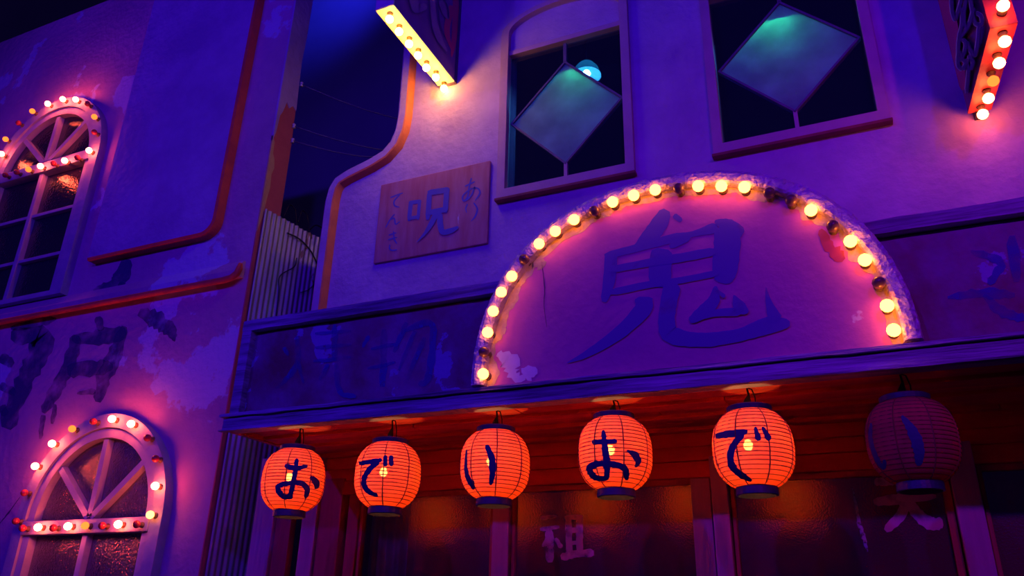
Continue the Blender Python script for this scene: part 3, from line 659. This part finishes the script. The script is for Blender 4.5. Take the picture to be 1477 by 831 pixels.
# ------------------------------------------------------------------ paper lanterns
LA = .165; LH = .161
def lprof(z):
    u = min(abs(z)/(1.06*LA), .999); return LA*(1-u**2.6)**(1/2.2)
LANT = [((423.5, 693), 'o', 'lit paper lantern with hiragana o hanging nearest the corrugated fence'),
        ((559.5, 686), 'de', 'lit paper lantern with hiragana de hanging before the grey curtain'),
        ((714, 671), 'i', 'glowing paper lantern with hiragana i hanging below the left foot of the arched sign'),
        ((887, 655), 'o2', 'lit paper lantern with hiragana o hanging by the glass marked with a pale kanji'),
        ((1086, 648), 'de2', 'lit paper lantern with hiragana de hanging beside the dim purple pink lantern'),
        ((1315.5, 637), 'i2', 'dim purple pink paper lantern with hiragana i, not glowing like its neighbours')]
GL = {'o': ((365, 610, .1685), [[(272, 365, 36), (365, 388, 34), (468, 368, 26)], [(376, 305, 26), (360, 420, 34), (345, 510, 32), (326, 600, 32), (318, 638, 22)],
        [(340, 628, 34), (270, 632, 38), (222, 592, 40), (218, 548, 38), (270, 522, 34), (340, 514, 32), (420, 522, 36), (462, 570, 40), (450, 648, 24)], [(488, 464, 20), (528, 492, 44), (546, 540, 38), (530, 568, 14)]]),
      'de': ((500, 600, .1805), [[(98, 378, 28), (200, 366, 32), (282, 350, 26)], [(255, 360, 34), (165, 450, 34), (136, 530, 32), (170, 600, 34), (248, 642, 22)], [(308, 315, 26), (308, 402, 28)], [(354, 315, 30), (357, 402, 30)]]),
      'i': ((655, 585, .1866), [[(97, 338, 10), (90, 480, 22), (110, 570, 32), (150, 645, 14), (136, 575, 26)], [(250, 305, 26), (288, 400, 42), (297, 500, 40), (283, 615, 24)]]),
      'o2': ((825, 570, .1926), [[(148, 352, 30), (240, 350, 30), (337, 345, 28)], [(234, 262, 22), (248, 400, 40), (262, 520, 42), (260, 632, 30)],
        [(275, 622, 26), (190, 622, 36), (138, 578, 40), (148, 528, 44), (240, 516, 36), (350, 527, 40), (402, 560, 40), (410, 638, 26)], [(412, 413, 14), (470, 448, 40), (495, 495, 38), (475, 542, 14)]]),
      'de2': ((1015, 550, .2167), [[(78, 366, 34), (180, 350, 38), (292, 333, 28)], [(262, 345, 34), (190, 440, 36), (180, 540, 38), (230, 610, 38), (318, 664, 22)], [(343, 303, 16), (368, 396, 36)], [(390, 303, 16), (440, 392, 38)]]),
      'i2': ((1235, 535, .2227), [[(95, 338, 14), (92, 450, 26), (128, 560, 28), (178, 630, 22), (182, 575, 20)], [(295, 290, 18), (365, 390, 56), (405, 500, 64), (405, 615, 34)]])}
def lantern(px, key, label, lit):
    c = Vector(onY(px, -.78)); t = thing('paper_lantern', label, 'lantern', c, 'paper lanterns hanging in a row under the awning')
    # scalloped paper body
    nb = 19; prof = []
    for i in range(nb*3+1):
        z = LH-2*LH*i/(nb*3); r = lprof(z); prof.append((r*(1+(.010 if i % 3 else -.004)), z))
    MB().lathe(c, prof, 48).build('paper_body', paper, t, smooth=True)
    # spiral rib and cords
    pts = []
    for i in range(nb*28+1):
        a = 2*math.pi*i/28; z = LH-2*LH*i/(nb*28); r = lprof(z)*1.004; pts.append(c+Vector((r*math.cos(a), r*math.sin(a), z)))
    MB().tube(pts, .0019, 4, False).build('spiral_rib', mat('lantern_rib', (.20, .02, .02), .7, None, 9, 3, 0), t)
    for k in range(8):
        a = math.radians(k*45-68+sum(map(ord, key)) % 9)
        MB().tube([c+Vector(((lprof(z)*1.008)*math.cos(a), (lprof(z)*1.008)*math.sin(a), z)) for z in np.linspace(LH, -LH, 22)], .0028, 5, False).build('cord', mat('lantern_cord', (.30, .03, .03), .7, None, 9, 3, 0), t)
    rt = lprof(LH)*1.08
    MB().lathe(c, [(rt*1.10, LH-.004), (rt*1.12, LH+.016), (rt*1.04, LH+.020), (rt*.96, LH+.016), (rt*.98, LH-.004), (rt*1.10, LH-.004)], 32).build('top_ring', cap_mat, t, smooth=False)
    rb_ = rt*.93
    MB().lathe(c, [(rb_*1.06, -LH+.004), (rb_*1.08, -LH-.030), (rb_*.98, -LH-.032), (rb_*.96, -LH+.004), (rb_*1.06, -LH+.004)], 32).build('bottom_ring', cap_mat, t, smooth=False)
    zt = c.z+LH+.016
    MB().box(c.x-rt*1.02, c.x+rt*1.02, c.y-.007, c.y+.007, zt-.004, zt+.004).build('crossbar', black, t)
    top = 2.556
    hk = [Vector((c.x, c.y, zt)), Vector((c.x-.004, c.y, zt+.03)), Vector((c.x+.004, c.y, (zt+top)/2+.015)), Vector((c.x+.0, c.y, top))]
    MB().tube(hk, [.012, .016, .005, .004], 8).build('hook', black, t)
    MB().tube([Vector((c.x+.005, c.y, top)), Vector((c.x+.02, c.y, top-.006)), Vector((c.x+.03, c.y, (zt+top)/2)), Vector((c.x+.028, c.y+.01, zt))], .003, 6).build('lamp_wire', black, t)
    bo = c+Vector((-.015, -.02, .012))
    MB().lathe(bo, [(.001, .026), (.010, .023), (.019, .008), (.019, -.006), (.010, -.018), (.001, -.021)], 14).build('bulb', lantern_bulb if lit else bulb_offred, t, smooth=True)
    MB().tube([bo+Vector((0, 0, .03)), bo+Vector((.01, .02, .10)), c+Vector((0, 0, LH+.01))], .006, 6).build('bulb_holder', black, t)
    # hiragana on the paper
    cc = np.array(c)
    def m(p, i):
        d = ray(p); d = d/np.linalg.norm(d); t0 = np.linalg.norm(cc-CAM)-.25
        for s in range(400):
            q = CAM+d*(t0+s*.001)-cc
            if abs(q[2]) < LH and math.hypot(q[0], q[1]) < lprof(q[2])*1.016+.0006*(i+1): break
        return CAM+d*(t0+s*.001)
    crop, st = GL[key]; st = [[(x, y, w*1.22) for x, y, w in q] for q in st]
    glyph('painted_character', st, crop, m, ink, t, .16, 3)
    return t
for i, (px, key, label) in enumerate(LANT): lantern(px, key, label, i < 5)

# ------------------------------------------------------------------ shop front below the awning
SH = MB().box(-3.20, 2.2, 0, .10, 2.40, 2.60).build('wall_frieze', soffit_mat); tag(SH, 'red timber frieze under the awning above the shop doors', 'wall', kind='structure')
FR = MB().box(-3.20, 2.2, -.03, .06, 2.315, 2.40, .006).build('trim_1', soffit_mat); tag(FR, 'long red timber head rail above the glazed doors', 'rail', kind='structure')
for a, b in ((-3.2, -1.3), (-1.3, .38), (.38, 2.2)):
    MB().box(a+.003, b-.003, -.018, .0, 2.405, 2.475, .004).build('plank', soffit_mat, SH); MB().box(a+.003, b-.003, -.012, .0, 2.482, 2.555, .004).build('plank', soffit_mat, SH)
def post(name, label, x0, x1, y0, y1, material, z1=2.42, n=None):
    o = MB().box(x0, x1, y0, y1, 0, z1, .008).build(name, material, org=((x0+x1)/2, (y0+y1)/2, 0)); tag(o, label, 'post', kind='structure'); return o
post('trim_2', 'broad pale post standing next to the corrugated fence', -3.73, -3.57, -.02, .05, post_pale, 2.585)
post('trim_3', 'red board between the broad pale post and the dark slot', -3.56, -3.44, .0, .06, post_red, 2.585)
post('trim_4', 'slender pale post between the dark slot and the red posts', -3.315, -3.205, -.05, .05, post_pale, 2.585)
post('trim_5', 'wide dark red corner post beside the curtained door', -3.19, -3.03, -.04, .06, post_red)
post('trim_6', 'narrow red door jamb next to the curtain', -2.99, -2.91, -.02, .06, post_red, 2.33)
post('trim_7', 'pale post between the curtained door and the glass with the tall kanji', -1.984, -1.882, -.04, .06, post_pale, 2.33)
post('trim_8', 'red brown post on the hinge side of the middle glazed door', -.745, -.662, -.05, .06, post_pale, 2.42)
post('trim_9', 'pale post beyond the glass with the broad brushed kanji', .345, .455, -.05, .06, post_pale, 2.42)
def door(name, label, x0, x1, stile, split, gl):
    t = thing(name, label, 'door', ((x0+x1)/2, .03, 0), kind='structure')
    MB().box(x0, x0+stile[0], -.012, .03, .0, 2.315, .004).build('stile', post_red, t)
    MB().box(x1-stile[1], x1, -.012, .03, .0, 2.315, .004).build('stile', post_pale if stile[1] > .06 else post_red, t)
    MB().box(x0+stile[0], x1-stile[1], -.006, .03, 2.285, 2.315, .003).build('top_rail', post_red, t)
    MB().box(x0+stile[0], x1-stile[1], -.012, .03, .0, .5, .004).build('kick_board', post_red, t)
    xa, xb = x0+stile[0]-.005, x1-stile[1]+.005
    if split:
        MB().box(xa, split, .010, .014, .49, 2.29).build('pane', door_clear, t); xa = split+.002
    MB().box(xa, xb, .010, .014, .49, 2.29).build('pane', gl, t)
    return t
d1 = door('door_1', 'glazed door with a grey curtain behind its wine red glass', -2.90, -1.99, (.02, .02), -2.56, door_glass)
d2 = door('door_2', 'glazed door with a tall pale kanji on wine red glass', -1.875, -.755, (.02, .10), None, door_glass)
d3 = door('door_3', 'glazed door with a broad pale kanji on wine red glass', -.655, .34, (.02, .035), None, door_glass)
d4 = door('door_4', 'glazed door beyond the last pale post with plain dark glass', .46, 1.5, (.02, .03), None, door_glass)
gm = wall_map(.009)
glyph('painted_character', [[(168, 325, 34), (300, 310, 28)], [(165, 420, 36), (322, 398, 30)], [(242, 420, 60), (240, 560, 74), (245, 690, 60)], [(240, 470, 40), (185, 560, 24)], [(290, 490, 30), (340, 570, 40)],
    [(395, 305, 50), (400, 450, 52), (405, 640, 54)], [(490, 300, 52), (488, 450, 54), (490, 620, 54)], [(365, 322, 40), (515, 316, 40)], [(390, 428, 42), (510, 422, 42)], [(395, 532, 34), (505, 526, 34)],
    [(335, 650, 66), (460, 620, 62), (605, 612, 70)]], (750, 690, .176), gm, pale_paint, d2, .12)
glyph('painted_character', [[(150, 170, 52), (250, 168, 60), (330, 165, 40)], [(335, 190, 56), (342, 280, 60)], [(145, 312, 62), (350, 290, 72), (585, 272, 40)], [(372, 300, 76), (340, 400, 74), (230, 515, 60)],
    [(400, 320, 70), (460, 405, 84), (555, 465, 96), (632, 455, 70)]], (1230, 660, .2058), gm, pale_paint, d3, .12)
glyph('scrape', [[(0, 215, 8), (40, 430, 26), (75, 560, 28), (105, 660, 10)]], (1230, 660, .2058), gm, faded('scraped_glass_paint', (.55, .60, .60), .8, 60, .3, .55), d3, .4)
# curtain and the room behind the doors
V = []; Fc = []
for i in range(41):
    x = -2.885+.33*i/40; y = .10+.022*math.sin(i*1.05)+.01*math.sin(i*.4)
    V += [(x, y, .6), (x+.01*math.sin(i), y, 2.28)]
    if i: k = 2*(i-1); Fc.append((k, k+1, k+3, k+2))
cu = mesh_obj('curtain', V, Fc, curtain_mat, org=(-2.72, .1, .6), smooth=True); tag(cu, 'grey folded curtain hanging behind the glazed shop door', 'curtain')
MB().tube([(-2.95, .11, 2.285), (-1.9, .11, 2.285)], .009, 8).build('curtain_rod', black, cu)
si = MB().box(-3.2, 2.2, .42, .46, 0, 2.6).build('wall_shop_inside', wine_mat); tag(si, 'dim wine red room wall behind the shop glass', 'wall', kind='structure')

# ------------------------------------------------------------------ corrugated fence in the gap, cables, overhead wires
S0 = Vector((-4.112, .025, 0)); an = math.radians(9.6); dv = Vector((math.sin(an), math.cos(an), 0)); nv = Vector((dv.y, -dv.x, 0))
fe = thing('corrugated_fence', 'rusty corrugated metal sheet closing the gap between the buildings', 'fence', S0)
L = .66; PITCH = .047
def sheet(s0, s1, zt0, zt1, name):
    V = []; Fc = []; n = int((s1-s0)/PITCH*8)
    for i in range(n+1):
        s = s0+(s1-s0)*i/n; w = .008*math.sin(2*math.pi*s/PITCH); p = S0+dv*s+nv*w
        zt = zt0+(zt1-zt0)*i/n
        V += [(p.x, p.y, 0), (p.x, p.y, zt)]
        if i: k = 2*(i-1); Fc.append((k, k+1, k+3, k+2))
    k0 = len(V); V += [(x-nv.x*.003, y-nv.y*.003, z) for x, y, z in V]; Fc += [tuple(k0+j for j in f) for f in Fc]
    return mesh_obj(name, V, Fc, zinc, fe, smooth=True)
sheet(0, .36, 4.612, 4.606, 'metal_sheet'); sheet(.345, L, 4.60, 4.605, 'metal_sheet')
def fpt(px, py, lift=.03):
    d = ray((px, py)); o = np.array(S0+nv*lift); nn = np.array(nv); t = ((o-CAM)@nn)/(d@nn); return CAM+t*d
def cable(pxs, r, label, lift=.018):
    pts = [fpt(*p, lift) for p in pxs]
    pts = crom(pts, 8); o = MB().tube(pts, r, 6).build('cable', black, org=pts[0]); tag(o, label, 'cable'); return o
cable([(414, 336), (432, 345), (448, 362), (459, 384)], .006, 'thick black cable sagging across the top of the corrugated fence')
cable([(428, 372), (424, 385), (404, 398), (402, 420), (398, 460)], .005, 'thin black cable bending down the middle of the corrugated fence')
cable([(455, 408), (445, 418), (433, 422)], .004, 'short black cable stub low on the corrugated fence')
cable([(410, 312), (418, 296), (426, 304), (428, 326)], .006, 'first black cable loop rising behind the corrugated fence top', -.016)
cable([(430, 320), (436, 304), (443, 312), (446, 336)], .006, 'second black cable loop rising behind the corrugated fence top', -.016)
cable([(446, 332), (456, 325), (470, 332)], .006, 'low black cable arch beside the parapet edge', -.016)
for k, (pa, pb) in enumerate((((435, 122), (574, 168)), ((424, 182), (565, 215)), ((422, 203), (545, 224)))):
    a = Vector(onX(pa, -4.12)); b = Vector(onY(pb, .55)); b = a+(b-a)*1.25
    pts = [a.lerp(b, i/12)-Vector((0, 0, .10*math.sin(math.pi*i/12)*.4)) for i in range(13)]
    o = MB().tube(pts, .006, 6).build('overhead_wire', mat('grey_wire', (.10, .10, .14), .5, None, 9, 3, 0), org=a)
    tag(o, ['uppermost wire strung from the left front to the parapet', 'middle wire strung from the left front to the parapet', 'lowest wire strung from the left front to the parapet'][k], 'wire', 'overhead wires across the gap')
    MB().lathe(a, [(.003, -.02), (.016, -.018), (.010, 0), (.016, .018), (.003, .02)], 10).build('insulator', lilac, o, smooth=True)
